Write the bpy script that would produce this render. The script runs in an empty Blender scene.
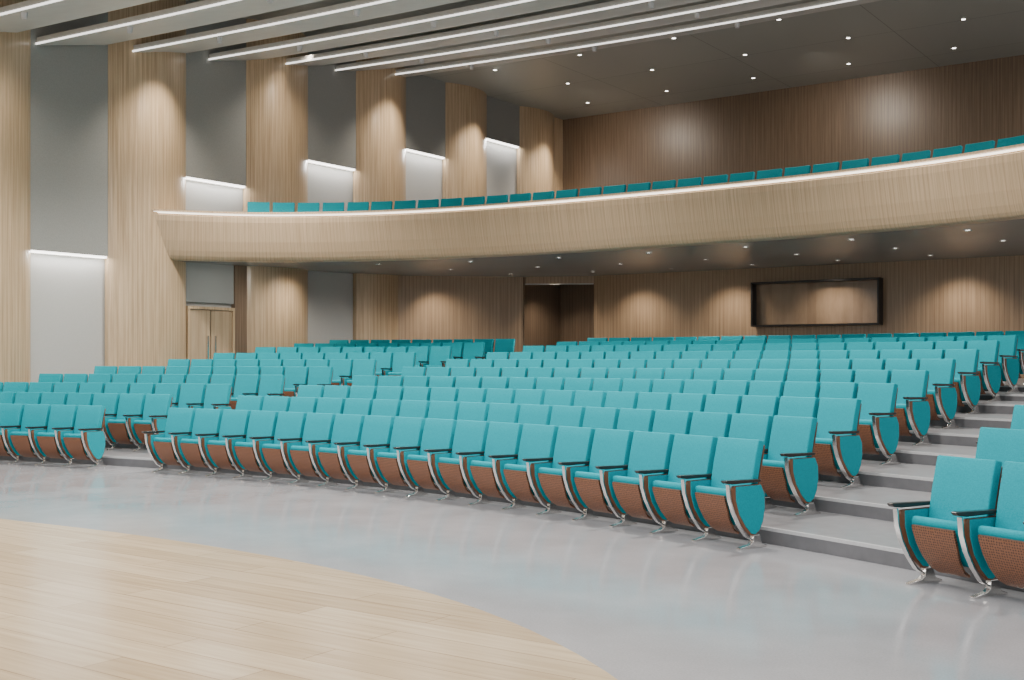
import bpy, bmesh, math, random
from mathutils import Vector, Matrix
random.seed(4)
C = bpy.context.scene.collection
TH = math.radians(34.9); F = 1150.0; CZ = 1.73
ct, st = math.cos(TH), math.sin(TH)
def proj(x, y, z):
    X = x*ct + y*st; d = -x*st + y*ct
    if d < .5: return (-9999, -9999, d)
    return (512+F*X/d, 360-(z-CZ)*F/d, d)

# ------------------------------------------------------------ materials
def newmat(name):
    m = bpy.data.materials.new(name); m.use_nodes = True
    nt = m.node_tree; b = nt.nodes['Principled BSDF']
    return m, nt, b
def N(nt, t, **kw):
    n = nt.nodes.new(t)
    for k, v in kw.items(): setattr(n, k, v)
    return n
def ramp(nt, stops):
    r = N(nt, 'ShaderNodeValToRGB'); e = r.color_ramp.elements
    e[0].position, e[0].color = stops[0][0], (*stops[0][1], 1)
    e[1].position, e[1].color = stops[-1][0], (*stops[-1][1], 1)
    for p, c in stops[1:-1]:
        x = e.new(p); x.color = (*c, 1)
    return r
def simple(name, col, rough=.5, metal=0., noise=0., nscale=40, bump=0., spec=.5):
    m, nt, b = newmat(name)
    b.inputs['Roughness'].default_value = rough
    b.inputs['Metallic'].default_value = metal
    b.inputs['Specular IOR Level'].default_value = spec
    b.inputs['Base Color'].default_value = (*col, 1)
    tc = N(nt, 'ShaderNodeTexCoord'); n = N(nt, 'ShaderNodeTexNoise')
    n.inputs['Scale'].default_value = nscale; n.inputs['Detail'].default_value = 4
    nt.links.new(tc.outputs['Object'], n.inputs['Vector'])
    if noise > 0:
        r = ramp(nt, [(.3, tuple(c*(1-noise) for c in col)), (.7, tuple(min(1, c*(1+noise)) for c in col))])
        nt.links.new(n.outputs['Fac'], r.inputs['Fac']); nt.links.new(r.outputs['Color'], b.inputs['Base Color'])
    if bump > 0:
        bp = N(nt, 'ShaderNodeBump'); bp.inputs['Strength'].default_value = bump; bp.inputs['Distance'].default_value = .005
        nt.links.new(n.outputs['Fac'], bp.inputs['Height']); nt.links.new(bp.outputs['Normal'], b.inputs['Normal'])
    return m
def emit(name, col, s):
    m, nt, b = newmat(name)
    b.inputs['Base Color'].default_value = (*col, 1)
    b.inputs['Emission Color'].default_value = (*col, 1)
    b.inputs['Emission Strength'].default_value = s
    return m
def wood(name, dark, light, rough=.35, freq=9.0, coat=.0, rib=.86, rough_coat=.2):
    """vertical-grain veneer, driven by UV in metres"""
    m, nt, b = newmat(name); L = nt.links.new
    uv = N(nt, 'ShaderNodeUVMap')
    mp = N(nt, 'ShaderNodeMapping'); mp.inputs['Scale'].default_value = (freq*2.6, .5, 1)
    n = N(nt, 'ShaderNodeTexNoise'); n.inputs['Scale'].default_value = 1.0; n.inputs['Detail'].default_value = 5; n.inputs['Roughness'].default_value = .65
    L(uv.outputs['UV'], mp.inputs['Vector']); L(mp.outputs['Vector'], n.inputs['Vector'])
    r = ramp(nt, [(.34, dark), (.66, light)])
    L(n.outputs['Fac'], r.inputs['Fac'])
    sx = N(nt, 'ShaderNodeSeparateXYZ'); L(uv.outputs['UV'], sx.inputs['Vector'])
    mu = N(nt, 'ShaderNodeMath', operation='MULTIPLY'); mu.inputs[1].default_value = freq; L(sx.outputs['X'], mu.inputs[0])
    fr = N(nt, 'ShaderNodeMath', operation='FRACT'); L(mu.outputs[0], fr.inputs[0])
    lt = N(nt, 'ShaderNodeMath', operation='LESS_THAN'); lt.inputs[1].default_value = .2; L(fr.outputs[0], lt.inputs[0])
    mx = N(nt, 'ShaderNodeMixRGB', blend_type='MULTIPLY'); mx.inputs['Color2'].default_value = (rib, rib-.02, rib-.04, 1)
    L(lt.outputs[0], mx.inputs['Fac']); L(r.outputs['Color'], mx.inputs['Color1'])
    L(mx.outputs['Color'], b.inputs['Base Color'])
    b.inputs['Roughness'].default_value = rough
    b.inputs['Coat Weight'].default_value = coat; b.inputs['Coat Roughness'].default_value = rough_coat
    return m
def floor_grey():
    m, nt, b = newmat('polished_grey_floor'); L = nt.links.new
    tc = N(nt, 'ShaderNodeTexCoord')
    n = N(nt, 'ShaderNodeTexNoise'); n.inputs['Scale'].default_value = 1.1; n.inputs['Detail'].default_value = 8; n.inputs['Roughness'].default_value = .6
    L(tc.outputs['Object'], n.inputs['Vector'])
    r = ramp(nt, [(.25, (.335, .337, .358)), (.75, (.415, .415, .435))]); L(n.outputs['Fac'], r.inputs['Fac'])
    n2 = N(nt, 'ShaderNodeTexNoise'); n2.inputs['Scale'].default_value = 70; n2.inputs['Detail'].default_value = 2
    L(tc.outputs['Object'], n2.inputs['Vector'])
    r2 = ramp(nt, [(.3, (.88, .88, .88)), (.6, (1, 1, 1))]); L(n2.outputs['Fac'], r2.inputs['Fac'])
    mx = N(nt, 'ShaderNodeMixRGB', blend_type='MULTIPLY'); mx.inputs['Fac'].default_value = 1
    L(r.outputs['Color'], mx.inputs['Color1']); L(r2.outputs['Color'], mx.inputs['Color2'])
    L(mx.outputs['Color'], b.inputs['Base Color'])
    r3 = ramp(nt, [(.3, (.10,)*3), (.7, (.19,)*3)]); L(n.outputs['Fac'], r3.inputs['Fac']); L(r3.outputs['Color'], b.inputs['Roughness'])
    b.inputs['Specular IOR Level'].default_value = .75
    return m
def floor_wood():
    m, nt, b = newmat('oak_stage_boards'); L = nt.links.new
    tc = N(nt, 'ShaderNodeTexCoord')
    br = N(nt, 'ShaderNodeTexBrick'); br.inputs['Scale'].default_value = 1
    br.inputs['Brick Width'].default_value = 2.4; br.inputs['Row Height'].default_value = .28
    br.inputs['Mortar Size'].default_value = .004; br.inputs['Mortar Smooth'].default_value = .1
    br.inputs['Color1'].default_value = (.50, .375, .23, 1); br.inputs['Color2'].default_value = (.65, .52, .35, 1)
    br.inputs['Mortar'].default_value = (.34, .24, .145, 1); br.offset = .37
    L(tc.outputs['Object'], br.inputs['Vector'])
    mp = N(nt, 'ShaderNodeMapping'); mp.inputs['Scale'].default_value = (.7, 14, 1); L(tc.outputs['Object'], mp.inputs['Vector'])
    n = N(nt, 'ShaderNodeTexNoise'); n.inputs['Scale'].default_value = 1.4; n.inputs['Detail'].default_value = 6
    L(mp.outputs['Vector'], n.inputs['Vector'])
    r = ramp(nt, [(.3, (.76, .72, .67)), (.7, (1.03, 1.02, 1.0))]); L(n.outputs['Fac'], r.inputs['Fac'])
    mx = N(nt, 'ShaderNodeMixRGB', blend_type='MULTIPLY'); mx.inputs['Fac'].default_value = 1
    L(br.outputs['Color'], mx.inputs['Color1']); L(r.outputs['Color'], mx.inputs['Color2'])
    L(mx.outputs['Color'], b.inputs['Base Color']); b.inputs['Roughness'].default_value = .22
    return m
def ceil_dark():
    m, nt, b = newmat('dark_grey_ceiling'); L = nt.links.new
    tc = N(nt, 'ShaderNodeTexCoord')
    br = N(nt, 'ShaderNodeTexBrick'); br.inputs['Scale'].default_value = 1; br.offset = 0
    br.inputs['Brick Width'].default_value = 4.6; br.inputs['Row Height'].default_value = 3.1; br.inputs['Mortar Size'].default_value = .012
    br.inputs['Color1'].default_value = (.35, .365, .335, 1); br.inputs['Color2'].default_value = (.37, .385, .355, 1)
    br.inputs['Mortar'].default_value = (.17, .17, .16, 1)
    L(tc.outputs['Object'], br.inputs['Vector']); L(br.outputs['Color'], b.inputs['Base Color'])
    b.inputs['Roughness'].default_value = .4
    return m
def perforated():
    m, nt, b = newmat('perforated_brown_wood'); L = nt.links.new
    uv = N(nt, 'ShaderNodeUVMap')
    v = N(nt, 'ShaderNodeTexVoronoi'); v.voronoi_dimensions = '2D'; v.inputs['Scale'].default_value = 48; v.inputs['Randomness'].default_value = .25
    L(uv.outputs['UV'], v.inputs['Vector'])
    r = ramp(nt, [(.25, (.07, .026, .012)), (.42, (.25, .10, .046))]); L(v.outputs['Distance'], r.inputs['Fac'])
    L(r.outputs['Color'], b.inputs['Base Color']); b.inputs['Roughness'].default_value = .42
    return m

M_teal = simple('teal_fabric', (.001, .325, .395), .75, noise=.10, nscale=90, bump=.25, spec=.2)
M_brown = perforated()
M_brownp = simple('brown_wood_edge', (.20, .08, .038), .4, noise=.15, nscale=20)
M_chrome = simple('polished_steel', (.76, .74, .72), .18, metal=1., noise=.05, nscale=12)
M_dark = simple('dark_walnut', (.028, .022, .02), .3, noise=.2, nscale=30)
M_wood = wood('light_oak_veneer', (.40, .28, .165), (.62, .47, .305), .32, coat=.35)
M_woodf = wood('fine_oak_fascia', (.45, .32, .195), (.61, .455, .295), .36, freq=12.0, rib=.88, coat=.2)
M_woodr = wood('shaded_oak_veneer', (.145, .096, .060), (.235, .165, .11), .36, coat=.4, rib=.8, rough_coat=.42)  # column oak darkened for the dimmer rear, shade put into the colour
M_woodl = wood('dimmed_oak_veneer', (.30, .20, .12), (.44, .31, .195), .3, coat=.35, rib=.8)  # same oak, milder step, dim rear light put into its colour
M_fabric = simple('grey_linen_panel', (.29, .295, .28), .9, noise=.08, nscale=60, bump=.3)
M_fabric2 = simple('pale_grey_linen_panel', (.46, .46, .44), .9, noise=.05, nscale=60, bump=.3)
M_floor = floor_grey(); M_stage = floor_wood(); M_ceil = ceil_dark()
M_soffit = simple('satin_grey_soffit', (.26, .265, .255), .26, noise=.03, nscale=.5)
M_baffle = simple('grey_baffle_paint', (.56, .55, .52), .45, noise=.04, nscale=3)
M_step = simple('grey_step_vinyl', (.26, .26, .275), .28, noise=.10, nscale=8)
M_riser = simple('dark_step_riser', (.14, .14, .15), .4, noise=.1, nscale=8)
M_nose = simple('step_edge_trim', (.52, .52, .53), .35, noise=.05)
M_led = emit('led_white', (1, .96, .9), 5.)
M_ledf = emit('rail_led', (1, .93, .82), 2.0)
M_led2 = emit('baffle_led', (1, .97, .92), 2.0)
M_lamp = emit('lamp_lens', (1, .95, .88), 10.)
M_black = simple('black_frame', (.012, .010, .009), .35, noise=.1)
M_seam = simple('dark_gap', (.02, .018, .015), .6, noise=.1)
M_door = wood('pale_door_veneer', (.38, .28, .175), (.50, .385, .255), .4, freq=4)

# ------------------------------------------------------------ mesh helpers
def finish(name, me, mats, smooth=False, parent=None, label=None, cat=None, kind=None, group=None, loc=None):
    for m in mats: me.materials.append(m)
    if smooth:
        me.polygons.foreach_set('use_smooth', [True]*len(me.polygons))
    o = bpy.data.objects.new(name, me); C.objects.link(o)
    if loc: o.location = loc
    if parent: o.parent = parent
    tag(o, label, cat, kind, group)
    return o
def tag(o, label=None, cat=None, kind=None, group=None):
    if label: o['label'] = label
    if cat: o['category'] = cat
    if kind: o['kind'] = kind
    if group: o['group'] = group
def mesh_from(name, vs, fs, uvs=None, mi=None):
    me = bpy.data.meshes.new(name); me.from_pydata(vs, [], fs); me.update()
    if uvs:
        l = me.uv_layers.new(name='UVMap')
        for lp in me.loops: l.data[lp.index].uv = uvs[lp.vertex_index]
    if mi: me.polygons.foreach_set('material_index', mi)
    return me
def sheet(name, pts, z0, z1, mats, flip=False, smooth=False, **kw):
    vs, uv, fs = [], [], []; s = 0
    for i, p in enumerate(pts):
        if i: s += math.dist(p, pts[i-1])
        vs += [(p[0], p[1], z0), (p[0], p[1], z1)]; uv += [(s, z0), (s, z1)]
    for i in range(len(pts)-1):
        f = (2*i, 2*i+2, 2*i+3, 2*i+1); fs.append(f[::-1] if flip else f)
    return finish(name, mesh_from(name, vs, fs, uv), mats, smooth, **kw)
def sweep(name, curve, profile, mats, smooth=False, closed=False, mifn=None, **kw):
    vs, uv, fs, mi = [], [], [], []; s = 0; n = len(profile)
    for i, (x, y, nx, ny) in enumerate(curve):
        if i: s += math.dist((x, y), curve[i-1][:2])
        t = 0
        for j, (o, z) in enumerate(profile):
            if j: t += math.dist(profile[j-1], (o, z))
            vs.append((x+nx*o, y+ny*o, z)); uv.append((s, t))
    for i in range(len(curve)-1):
        for j in range(n if closed else n-1):
            k = (j+1) % n
            fs.append((i*n+j, i*n+k, (i+1)*n+k, (i+1)*n+j)); mi.append(mifn(j) if mifn else 0)
    if closed:
        fs.append(tuple(range(n))); fs.append(tuple((len(curve)-1)*n+j for j in range(n))[::-1]); mi += [0, 0]
    me = mesh_from(name, vs, fs, uv, mi)
    bm = bmesh.new(); bm.from_mesh(me); bmesh.ops.recalc_face_normals(bm, faces=bm.faces); bm.to_mesh(me); bm.free()
    return finish(name, me, mats, smooth, **kw)
def box(name, x0, x1, y0, y1, z0, z1, mats, bev=0, **kw):
    bm = bmesh.new(); bmesh.ops.create_cube(bm, size=1)
    c = Vector(((x0+x1)/2, (y0+y1)/2, (z0+z1)/2))
    for v in bm.verts:
        v.co = Vector((v.co.x*(x1-x0), v.co.y*(y1-y0), v.co.z*(z1-z0)))
    if bev: bmesh.ops.bevel(bm, geom=bm.edges[:], offset=bev, segments=2, affect='EDGES', profile=.5)
    uvl = bm.loops.layers.uv.new('UVMap')
    for f in bm.faces:
        for l in f.loops: l[uvl].uv = (l.vert.co.x+l.vert.co.y+c.x+c.y, l.vert.co.z+c.z)
    me = bpy.data.meshes.new(name); bm.to_mesh(me); bm.free()
    return finish(name, me, mats, loc=c, **kw)

# ------------------------------------------------------------ hall data
WX = -22.5
PITCH, RISE, NR = 1.4, .152, 10
def rowy(x, n): return 11.65 - .0215*(x+13)**2 + PITCH*n
def rows(x): return -.043*(x+13)
def rz(n): return RISE*n if n <= 7 else RISE*7 + .11*(n-7)
def tier_y(x, n): return rowy(x, n) - PITCH + .27
def bal(x):
    t = x+11.3; e = max(0, -t-9)
    return 21.35 - .01085*t*t - .000155*t**4 - .13*e*e
def bals(x):
    t = x+11.3; e = max(0, -t-9)
    return -.0217*t - .00062*t**3 + .26*e
RX = 1.6

# floor + stage -----------------------------------------------------------
def stage_y(x):
    t = x+9.5
    if t < -2: return 7.1-.02*(t+2)**2
    return 7.2-.0249*t*t-.00044*min(t, 9)**4
xs = [WX + (RX-WX)*i/80 for i in range(81)]
vs, fs = [], []
for x in xs: vs += [(x, stage_y(x), 0), (x, 12.3, 0)]
for i in range(80): fs.append((2*i, 2*i+2, 2*i+3, 2*i+1))
finish('floor', mesh_from('floor', vs, fs), [M_floor], label='polished smooth grey floor between stage and seats', kind='structure')
vs, fs = [], []
for x in xs: vs += [(x, -6, .0), (x, stage_y(x), .0), (x, stage_y(x), -.05)]
for i in range(80):
    fs.append((3*i, 3*i+3, 3*i+4, 3*i+1)); fs.append((3*i+1, 3*i+4, 3*i+5, 3*i+2))
finish('floor_stage', mesh_from('floor_stage', vs, fs), [M_stage], label='light oak plank stage floor with curved edge', kind='structure')
# tiers
vs, fs, mi = [], [], []
cx = [WX + (RX-WX)*i/70 for i in range(71)]
for n in range(1, NR):
    z0, z1 = rz(n-1), rz(n)
    for i in range(70):
        a, b = cx[i], cx[i+1]
        ya, yb = tier_y(a, n), tier_y(b, n)
        na, nb = (tier_y(a, n+1), tier_y(b, n+1)) if n < NR-1 else (36, 36)
        k = len(vs)
        vs += [(a, ya, z0), (b, yb, z0), (b, yb, z1), (a, ya, z1), (a, ya+.045, z1), (b, yb+.045, z1), (b, nb, z1), (a, na, z1),
               (a, ya, z1-.03), (b, yb, z1-.03)]
        fs += [(k, k+1, k+9, k+8), (k+8, k+9, k+2, k+3), (k+3, k+2, k+5, k+4), (k+4, k+5, k+6, k+7)]
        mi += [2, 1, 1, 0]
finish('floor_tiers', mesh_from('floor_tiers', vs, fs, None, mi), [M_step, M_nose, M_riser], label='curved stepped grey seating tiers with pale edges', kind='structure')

# ------------------------------------------------------------ left wall
def gapy(n): return 16.2+4.13*n
fabric_z = {-5: 3.4, -4: 3.5, -3: 3.6, -2: 3.8, -1: 4.09, 0: 6.20, 1: 7.20, 2: 8.13, 3: 9.10}
sheet('wall_left', [(WX-.14, -6), (WX-.14, 34.8)], 0, 10.6, [M_fabric2], flip=True, label='pale grey acoustic fabric side wall', kind='structure')
for n in range(-4, 5):
    y0 = gapy(n); y1 = y0+2.2
    pts = [(WX-.13, y0)]
    for i in range(25):
        t = i/24; pts.append((WX + .34*math.sin(math.pi*t)**.8, y0+.0+2.2*t))
    pts.append((WX-.13, y1))
    if n == 4: pts = pts[:-1]+[(WX, 35.6)]
    sheet('wall_column', pts, 0, 10.5, [M_wood], flip=True, smooth=False, label='rounded light oak veneer wall column', kind='structure')
for n in range(-4, 4):
    y0 = gapy(n)+2.2; y1 = gapy(n+1)
    z = fabric_z[n]
    box('trim_panel', WX-.13, WX-.01, y0, y1, z, 10.5, [M_fabric], label='grey linen upper acoustic panel with light slot', kind='structure')
    o = box('trim_light', WX-.125, WX-.03, y0+.02, y1-.02, z-.05, z-.002, [M_led], label='warm white light slot under fabric panel', kind='structure')
    if n == 0:
        box('trim_panel', WX-.13, WX-.03, y0, y1, 3.15, 4.3, [M_fabric], label='grey linen panel above the door', kind='structure')
# rear walls --------------------------------------------------------------
sheet('wall_rear', [(-17.9, 30.0), (RX, 30)], 0, 4.5, [M_woodl], flip=False, label='brown wood veneer rear wall under balcony', kind='structure')
sheet('wall_rear_side', [(WX, 25.6), (-19.7, 28.9)], 0, 4.5, [M_woodl], label='angled brown wood veneer wall beside recess', kind='structure')
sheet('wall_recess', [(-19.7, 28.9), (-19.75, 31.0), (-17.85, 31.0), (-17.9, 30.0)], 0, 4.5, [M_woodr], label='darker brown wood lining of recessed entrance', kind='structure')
sheet('trim_header', [(-19.7, 28.92), (-17.9, 30.0)], 4.05, 4.5, [M_woodl], label='wood header beam above recessed entrance', kind='structure')
sheet('trim_header', [(-19.7, 28.90), (-17.9, 29.98)], 4.02, 4.05, [M_baffle], label='thin pale strip painted as light slot under recess header', kind='structure')  # pale colour stands in for a slot of light
box('trim_post', -19.73, -19.68, 28.86, 28.93, 1.3, 4.4, [M_woodr], label='slim dark wood post at the recess edge', kind='structure')
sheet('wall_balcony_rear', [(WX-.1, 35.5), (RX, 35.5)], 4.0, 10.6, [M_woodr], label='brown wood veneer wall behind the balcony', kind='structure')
# ceiling -------------------------------------------------------------------
vs = [(WX-.2, 6, 10.5), (RX, 6, 10.5), (RX, 36, 10.5), (WX-.2, 36, 10.5)]
finish('ceiling', mesh_from('ceiling', vs, [(0, 3, 2, 1)]), [M_ceil], label='dark grey flat ceiling with panel joints', kind='structure')

# balcony ------------------------------------------------------------------
def bcurve(x0, x1, n, off=0):
    r = []
    for i in range(n+1):
        x = x0+(x1-x0)*i/n; s = bals(x); l = math.hypot(1, s)
        r.append((x, bal(x)+off, s/l, -1/l))
    return r
bc = bcurve(WX+.0, RX, 160)
prof = [(-.16, 4.62), (-.16, 5.25), (.18, 5.25), (.18, 5.215), (.08, 5.205), (.08, 5.15), (.13, 5.125), (.12, 5.0), (.07, 4.8), (.01, 4.55), (-.06, 4.32), (-.11, 4.20), (-.15, 4.14), (-.21, 4.11), (-.34, 4.1)]
sweep('wall_balcony', bc, prof, [M_woodf], smooth=False, label='curved fine-grained light oak balcony front', kind='structure')
sweep('trim_light', bc, [(.09, 5.165), (.09, 5.20), (.15, 5.20), (.15, 5.185)], [M_ledf], label='white light line below balcony rail', kind='structure')
SZ = lambda y, yb: 4.1+(y-yb-.34)/max(.5, 33.5-yb-.34)*.24
vs, fs = [], []
for i, (x, y, nx, ny) in enumerate(bc): vs += [(x-nx*.34, y-ny*.34, 4.1), (x, 33.5, 4.34)]
for i in range(len(bc)-1): fs.append((2*i, 2*i+1, 2*i+3, 2*i+2))
finish('ceiling_soffit', mesh_from('ceiling_soffit', vs, fs), [M_soffit], label='satin dark grey balcony underside', kind='structure')
vs, fs = [], []
for i, (x, y, nx, ny) in enumerate(bc): vs += [(x, y+.16, 4.62), (x, 35.5, 4.62)]
for i in range(len(bc)-1): fs.append((2*i, 2*i+2, 2*i+3, 2*i+1))
finish('floor_balcony', mesh_from('floor_balcony', vs, fs), [M_step], label='grey balcony floor', kind='structure')

# control booth window --------------------------------------------------------
wx0, wx1, wz0, wz1 = -12.7, -9.18, 2.64, 3.86
win = bpy.data.objects.new('window_1', None); C.objects.link(win); win.location = ((wx0+wx1)/2, 29.9, wz0)
tag(win, 'wide control booth window with black frame', 'window', 'structure')
def child(o, p):
    o.parent = p; o.matrix_parent_inverse = Matrix.Translation(-p.location)
fw = .05
for nm, a in (('frame', (wx0, wx1, 29.66, 29.99, wz1-fw, wz1)), ('frame', (wx0, wx1, 29.66, 29.99, wz0, wz0+fw)),
              ('frame', (wx0, wx0+fw, 29.66, 29.99, wz0+fw, wz1-fw)), ('frame', (wx1-fw, wx1, 29.66, 29.99, wz0+fw, wz1-fw))):
    child(box(nm, *a, [M_black]), win)
child(box('window_pane', wx0+fw, wx1-fw, 29.95, 29.985, wz0+fw, wz1-fw, [wood('booth_screen', (.24, .16, .095), (.34, .235, .15), .2, freq=.8, coat=.8, rough_coat=.08)], label='brown reflective glass'), win)

# door on left wall ------------------------------------------------------------
dy0, dy1, dz = gapy(0)+2.25, gapy(1)-.40, .93
door = bpy.data.objects.new('door_1', None); C.objects.link(door); door.location = (WX, (dy0+dy1)/2, dz)
tag(door, 'pale wood double door with vertical pull handles', 'door', 'structure')
mid = (dy0+dy1)/2
for a, b in ((dy0+.06, mid-.015), (mid+.015, dy1-.06)):
    child(box('door_leaf', WX-.10, WX-.03, a, b, dz, dz+2.04, [M_door], bev=.006), door)
child(box('door_gap', WX-.12, WX-.06, mid-.015, mid+.015, dz, dz+2.04, [M_seam]), door)
for s in (-1, 1):
    child(box('door_handle', WX-.02, WX+.02, mid+s*.12-.02, mid+s*.12+.02, dz+.8, dz+1.4, [M_chrome], bev=.005), door)
child(box('door_frame', WX-.12, WX+.02, dy0, dy0+.06, dz, dz+2.12, [M_wood]), door)
child(box('door_frame', WX-.12, WX+.02, dy1-.06, dy1, dz, dz+2.12, [M_wood]), door)
child(box('door_frame', WX-.12, WX+.02, dy0+.06, dy1-.06, dz+2.05, dz+2.12, [M_wood]), door)
box('trim_post', WX-.12, WX+.02, dy1, gapy(1), .8, 4.2, [M_woodr], label='brown wood strip beside the door', kind='structure')

# ------------------------------------------------------------ ceiling baffles
fit = bmesh.new(); bmesh.ops.create_cone(fit, cap_ends=True, segments=12, radius1=.05, radius2=.065, depth=.14)
FIT = bpy.data.meshes.new('light_fitting'); fit.to_mesh(FIT); fit.free(); FIT.materials.append(M_nose)
by = [(25.8, 10.13), (23.6, 9.83), (21.4, 9.51), (19.1, 9.17), (16.7, 8.82), (14.4, 8.50), (12.1, 8.22), (9.8, 7.97)]
for i, (y, z) in enumerate(by):
    x0, x1 = WX+.02, RX
    L_ = x1-x0; nseg = 24
    D = .7 if i == 0 else 1.7
    R = .10 if i == 0 else D*.215
    vs, fs = [], []
    pr = [(0, .0), (0, .15), (D, R+.12), (D+.03, R+.06), (D, R), (.12, .008), (.10, .0)]
    def sag(k): return -.26*math.sin(math.pi*k/nseg)
    for k in range(nseg+1):
        x = x0+L_*k/nseg; dz_ = sag(k)
        for (py, pz) in pr: vs.append((x-x0, py, pz+dz_))
    n = len(pr)
    for k in range(nseg):
        for j in range(n):
            fs.append((k*n+j, k*n+(j+1) % n, (k+1)*n+(j+1) % n, (k+1)*n+j))
    fs.append(tuple(range(n))[::-1]); fs.append(tuple(nseg*n+j for j in range(n)))
    me = mesh_from('ceiling_baffle', vs, fs)
    b = finish('ceiling_baffle', me, [M_baffle], loc=(x0, y, z), label='long grey curved ceiling baffle with white light line', cat='ceiling baffle', group='rows of ceiling baffles')
    vs, fs = [], []
    for k in range(nseg+1):
        x = L_*k/nseg; dz_ = sag(k)
        for (py, pz) in ((-.025, -.006), (-.025, .032), (-.002, .032), (-.002, -.006)): vs.append((x, py, pz+dz_))
    for k in range(nseg):
        for j in range(4):
            fs.append((k*4+j, (k+1)*4+j, (k+1)*4+(j+1) % 4, k*4+(j+1) % 4))
    finish('light_strip', mesh_from('light_strip', vs, fs), [M_led2], parent=b, label='white linear light')
    for k in (3, 7, 11, 15, 19):
        o = bpy.data.objects.new('light_fitting', FIT); C.objects.link(o); o.parent = b
        o.location = (L_*k/nseg, .12, sag(k)-.05); o['label'] = 'small grey spotlight fitting'

# ------------------------------------------------------------ downlights
bm = bmesh.new()
bmesh.ops.create_circle(bm, cap_ends=True, radius=.055, segments=14)
ret = bmesh.ops.create_cone(bm, cap_ends=False, segments=14, radius1=.08, radius2=.055, depth=.02)
for f in bm.faces: f.material_index = 0 if len(f.verts) > 4 else 1
DL = bpy.data.meshes.new('downlight'); bm.to_mesh(DL); bm.free(); DL.materials.append(M_lamp); DL.materials.append(M_chrome)
def downlight(x, y, z, g):
    u, v, d = proj(x, y, z)
    if not (-30 < u < 1054 and -20 < v < 700): return
    o = bpy.data.objects.new('downlight', DL); C.objects.link(o); o.location = (x, y, z-.012)
    tag(o, 'small round recessed warm ceiling downlight', 'downlight', None, g)
for r in range(3):
    for c in range(7):
        downlight(-20.3+3.0*c+(.9 if r % 2 else 0), 28.2+2.7*r, 10.5, 'downlights in upper ceiling')
for c in range(8):
    x = -19+2.3*c
    for k, yy in enumerate((1.3, 4.2, 7.0)):
        y = bal(x)+yy
        if y < 29.5: downlight(x, y, SZ(y, bal(x)), 'downlights in balcony underside')

# ------------------------------------------------------------ lights
WARM = (1, .88, .74)
def spot(x, y, z, e, ang=90, rad=.1, tgt=None, col=(1, .94, .86), blend=1.):
    l = bpy.data.lights.new('spot', 'SPOT'); l.energy = e; l.spot_size = math.radians(ang); l.spot_blend = blend
    l.shadow_soft_size = rad; l.color = col
    o = bpy.data.objects.new('spot_light', l); C.objects.link(o); o.location = (x, y, z)
    if tgt: o.rotation_euler = (Vector(tgt)-Vector((x, y, z))).to_track_quat('-Z', 'Y').to_euler()
    return o
def area(x, y, z, sx, sy, e, col=(1, .97, .93), rot=(0, 0, 0)):
    l = bpy.data.lights.new('area', 'AREA'); l.shape = 'RECTANGLE'; l.size = sx; l.size_y = sy; l.energy = e; l.color = col
    o = bpy.data.objects.new('area_light', l); C.objects.link(o); o.location = (x, y, z); o.rotation_euler = rot
    return o
area(-9, 4.5, 7.6, 18, 5, 1850)  # added fill light over the stage, kept out of view
for x in (-19, -12.5, -6):
    for y in (12.0, 17.5):
        spot(x, y, 7.75, 2150, 132, .3)
# under balcony
for x in (-20, -15.5, -11, -6.5, -2):
    spot(x, 24.2, 4.05, 380, 165, .3)
for x in (-21, -18.8, -16.2, -13.3, -10.4, -7.2, -4.1):
    y = 29.0 if x > -19 else 25.6+(x+22.5)*.8-.75
    spot(x, y, 4.15, 200, 112, .1, tgt=(x, y+.62, 2.0), col=WARM)
# above balcony
for x in (-19.5, -11.7, -3.8):
    spot(x, 31.7, 10.3, 460, 130, .4, tgt=(x, 35.2, 6.8), col=WARM)
for x in (-18, -12.5, -7):
    spot(x, 28, 10.2, 480, 140, .3)
for x in (-19, -13.5, -8, -3):
    spot(x, 22.6, 9.1, 560, 115, .3, tgt=(x, 22.3, 4))  # unseen spots added to brighten the dark balcony seats
# column washes
for n in range(-1, 5):
    y = gapy(n)+1.1
    z = 8.2 if n < 1 else 9.3
    spot(WX+2.2, y, z, 190, 110, .1, tgt=(WX+.2, y, z-3.8), col=WARM)
    spot(WX+1.25, y, z+.4, 290, 95, .12, tgt=(WX+.3, y, z-2.0), blend=1, col=WARM)
spot(WX+1.4, gapy(1)+1.1, 4.05, 180, 115, .1, tgt=(WX+.2, gapy(1)+1.1, 1.8), col=WARM)
spot(WX+2, 19.4, 4.0, 90, 130, .1, tgt=(WX, 19.4, 1.8))
# LED slot wash
for n in range(-1, 4):
    y = gapy(n)+2.2+.96
    area(WX+.02, y, fabric_z[n]-.03, .08, 1.8, 26, rot=(0, math.radians(-15), 0))

w = bpy.data.worlds.new('World'); bpy.context.scene.world = w; w.use_nodes = True
w.node_tree.nodes['Background'].inputs[0].default_value = (1, .99, .975, 1)
w.node_tree.nodes['Background'].inputs[1].default_value = .74

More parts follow.
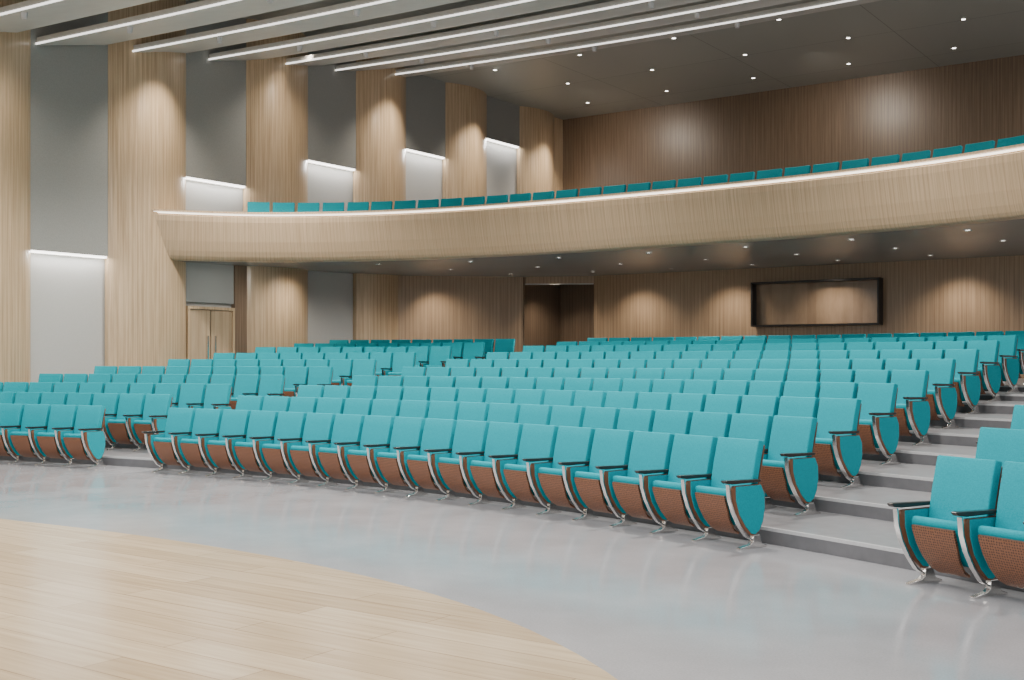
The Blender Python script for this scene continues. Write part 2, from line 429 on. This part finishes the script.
# ------------------------------------------------------------ seats
def bm_box(w, d, h, bev, seg=3):
    bm = bmesh.new(); bmesh.ops.create_cube(bm, size=1)
    for v in bm.verts: v.co = Vector((v.co.x*w, v.co.y*d, v.co.z*h))
    bmesh.ops.bevel(bm, geom=bm.edges[:], offset=bev, segments=seg, affect='EDGES', profile=.5)
    return bm
def bm_prof(pts, x0, x1, bev=0):
    bm = bmesh.new()
    a = [bm.verts.new((x0, p[0], p[1])) for p in pts]; b = [bm.verts.new((x1, p[0], p[1])) for p in pts]
    n = len(pts)
    bm.faces.new(a); bm.faces.new(b[::-1])
    for i in range(n): bm.faces.new((a[i], b[i], b[(i+1) % n], a[(i+1) % n]))
    bmesh.ops.recalc_face_normals(bm, faces=bm.faces)
    if bev:
        es = [e for e in bm.edges if e.calc_face_angle(0) > .5]
        bmesh.ops.bevel(bm, geom=es, offset=bev, segments=2, affect='EDGES', profile=.5)
    return bm
def ribbon(path, t, x0, x1, taper=1.0):
    out = []
    for i, p in enumerate(path):
        a = path[max(0, i-1)]; b = path[min(len(path)-1, i+1)]
        d = Vector((b[0]-a[0], b[1]-a[1])).normalized(); out.append((p[0]-d.y*t, p[1]+d.x*t))
    bm = bmesh.new(); n = len(path)
    uvl = bm.loops.layers.uv.new('UVMap')
    S = [0]
    for i in range(1, n): S.append(S[-1]+math.dist(path[i], path[i-1]))
    cxm = (x0+x1)/2
    k_ = [taper+(1-taper)*min(1, S[i]/S[-1]*1.3) for i in range(n)]
    R = []
    for (q, x) in ((path, x0), (path, x1), (out, x1), (out, x0)):
        R.append([bm.verts.new((cxm+(x-cxm)*k_[i], p[0], p[1])) for i, p in enumerate(q)])
    for k in range(4):
        A, B = R[k], R[(k+1) % 4]
        for i in range(n-1):
            f = bm.faces.new((A[i], A[i+1], B[i+1], B[i]))
            for l, s in zip(f.loops, (S[i], S[i+1], S[i+1], S[i])): l[uvl].uv = (l.vert.co.x, s)
    bm.faces.new([R[k][0] for k in range(4)]); bm.faces.new([R[k][-1] for k in range(4)][::-1])
    bmesh.ops.recalc_face_normals(bm, faces=bm.faces)
    return bm
REC = math.radians(-12)
SB = .035   # seat pan set back between the side frames
def make_parts():
    P = []
    bm = bmesh.new(); bmesh.ops.create_cube(bm, size=1)
    for v in bm.verts: v.co = Vector((v.co.x*.53, v.co.y*.085, v.co.z*.575))
    bmesh.ops.subdivide_edges(bm, edges=[e for e in bm.edges if abs(e.verts[0].co.z-e.verts[1].co.z) > .3 or abs(e.verts[0].co.x-e.verts[1].co.x) > .3], cuts=4, use_grid_fill=True)
    es = [e for e in bm.edges if e.calc_face_angle(0) > .8]
    bmesh.ops.bevel(bm, geom=es, offset=.013, segments=3, affect='EDGES', profile=.5)
    for v in bm.verts:
        c = v.co
        c.y += .014*(1-(abs(c.x)/.265)**2) - .008
        c.y += -.03*math.sin(math.pi*(c.z+.287)/.575)*.4
    bmesh.ops.rotate(bm, verts=bm.verts, cent=(0, 0, 0), matrix=Matrix.Rotation(REC, 3, 'X'))
    bmesh.ops.translate(bm, verts=bm.verts, vec=(0, .055, .70))
    P.append(('backrest', bm, M_teal, None))
    bm = bm_box(.48, .018, .52, .008, 1)
    bmesh.ops.rotate(bm, verts=bm.verts, cent=(0, 0, 0), matrix=Matrix.Rotation(REC, 3, 'X'))
    bmesh.ops.translate(bm, verts=bm.verts, vec=(0, .122, .68))
    P.append(('back_shell', bm, M_brownp, 'brown wood back shell'))
    bm = bm_prof([(-.315+SB, .505), (-.295+SB, .43), (-.235+SB, .305), (-.155+SB, .21), (-.09+SB, .18), (-.03, .22), (.005, .40), (-.01, .45), (-.27+SB, .545), (-.305+SB, .54)], -.225, .225, .014)
    for v in bm.verts:
        v.co.x *= .76+.24*min(1, max(0, (v.co.z-.18)/.3))
    P.append(('seat', bm, M_teal, None))
    P.append(('seat_shell', ribbon([(y+SB, z) for y, z in [(-.09, .125), (-.165, .165), (-.235, .25), (-.285, .355), (-.318, .445), (-.327, .485)]], .02, -.19, .19, .72), M_brown, 'perforated brown wood underside of tipped seat'))
    return P
shield = [(-.31, .585), (.05, .585), (.10, .50), (.105, .36), (.08, .24), (.03, .15), (-.03, .11), (-.09, .12), (-.18, .19), (-.265, .31), (-.32, .45), (-.335, .55)]
inset = [(-.285, .578), (.045, .578), (.09, .49), (.095, .36), (.071, .245), (.025, .16), (-.03, .125), (-.08, .135), (-.155, .205), (-.235, .32), (-.28, .45)]
rimp = [(.0, .085), (-.065, .085), (-.14, .125), (-.225, .225), (-.30, .35), (-.345, .47), (-.362, .60)]
def side_parts(x):
    P = []
    P.append(('side_panel', bm_prof(shield, x-.015, x+.015, .005), M_brownp, 'brown wood side panel'))
    P.append(('side_upholstery', bm_prof(inset, x-.022, x+.022, .006), M_teal, 'teal upholstered inset of side panel'))
    P.append(('side_frame', ribbon(rimp, .014, x-.021, x+.021), M_chrome, 'curved polished steel frame edge'))
    P.append(('leg', bm_prof([(-.235, 0), (.13, 0), (.13, .012), (.06, .035), (.025, .12), (-.055, .12), (-.06, .06), (-.10, .035), (-.235, .014)], x-.024, x+.024, .004), M_chrome, 'polished steel foot'))
    P.append(('armrest', bm_prof([(-.43, .628), (-.41, .612), (-.33, .602), (.03, .605), (.04, .63), (-.41, .642), (-.435, .638)], x-.029, x+.029, .005), M_dark, 'dark walnut armrest'))
    return P
mats_all = [M_teal, M_brown, M_chrome, M_dark, M_brownp]
def bake(plist):
    out = []
    for (nm, bm, mat, lab) in plist:
        me = bpy.data.meshes.new(nm); bm.to_mesh(me); me.materials.append(mat)
        if nm in ('backrest', 'seat', 'side_frame', 'seat_shell'):
            me.polygons.foreach_set('use_smooth', [True]*len(me.polygons))
            try: me.set_sharp_from_angle(angle=math.radians(50))
            except Exception: pass
        out.append((nm, me, lab))
    return out
def joinmesh(plist, name):
    big = bmesh.new(); big.loops.layers.uv.new('UVMap')
    for (nm, bm, mat, lab) in plist:
        me = bpy.data.meshes.new('tmp'); bm.to_mesh(me)
        me.polygons.foreach_set('material_index', [mats_all.index(mat)]*len(me.polygons))
        big.from_mesh(me); bpy.data.meshes.remove(me)
    me = bpy.data.meshes.new(name); big.to_mesh(me); big.free()
    for m in mats_all: me.materials.append(m)
    return me
SX = .293
base = make_parts(); right = side_parts(SX); left = side_parts(-SX)
J_mid = joinmesh(base+right, 'seat_mesh'); J_end = joinmesh(base+right+left, 'seat_end_mesh')
B_base = bake(base); B_right = bake(right); B_left = bake(left)
count = 0
def seat(x, y, z, rot, detail, both, group, label):
    global count; count += 1
    if detail:
        e = bpy.data.objects.new('auditorium_seat', None); C.objects.link(e)
        e.empty_display_size = .1
        e.location = (x, y, z); e.rotation_euler = (0, 0, rot)
        for (nm, me, lab) in B_base + B_right + (B_left if both else []):
            o = bpy.data.objects.new(nm, me); o.parent = e; C.objects.link(o)
            if lab: o['label'] = lab
    else:
        e = bpy.data.objects.new('auditorium_seat', J_end if both else J_mid); C.objects.link(e)
        e.location = (x, y, z); e.rotation_euler = (0, 0, rot)
    tag(e, label, 'seat', None, group)
SP = .594
def place_row(n, xstart, dirn, cnt, group, first_both, last_both, dy=0):
    x = xstart
    for i in range(cnt):
        y = rowy(x, n)+dy; s = rows(x)
        u, v, d = proj(x, y, rz(n)+.5)
        if -35 < u < 1050 and d > 4 and x > WX+.65:
            end = (i == cnt-1 and last_both) or (i == 0 and first_both)
            tl = 'teal upholstered tip-up seat with steel-edged side panel'
            if end: tl = 'teal tip-up seat with two side panels beside the aisle'
            seat(x, y, rz(n), math.atan(s), d < 20.5, end, group, tl)
        x += dirn*SP/math.hypot(1, s)
for n in range(NR):
    place_row(n, -4.50, -1, 18, 'teal seats in the middle block', False, True)
    place_row(n, -16.4-.06*n, -1, 10, 'teal seats in the side block', False, True)
    place_row(n, -2.20, 1, 6, 'teal seats across the aisle', True, False, dy=-.06)
x = -21.2
while x < -2.5:
    s = bals(x); l = math.hypot(1, s)
    u, v, d = proj(x, bal(x)+.85, 5.6)
    if u < 1045: seat(x, bal(x)+.85, 4.62, math.atan(s), False, False, 'teal seats on the balcony', 'teal seat behind the balcony front rail')
    x += SP/l*(1.06 if x < -19.5 else 1.02)
print('SEATS', count)

cam = bpy.data.cameras.new('camera'); co = bpy.data.objects.new('camera', cam); C.objects.link(co)
cam.sensor_width = 36; cam.lens = 36*F/1024; cam.shift_y = 20/1024; cam.clip_end = 200
co.location = (0, 0, CZ); co.rotation_euler = (math.radians(90), 0, TH)
bpy.context.scene.camera = co
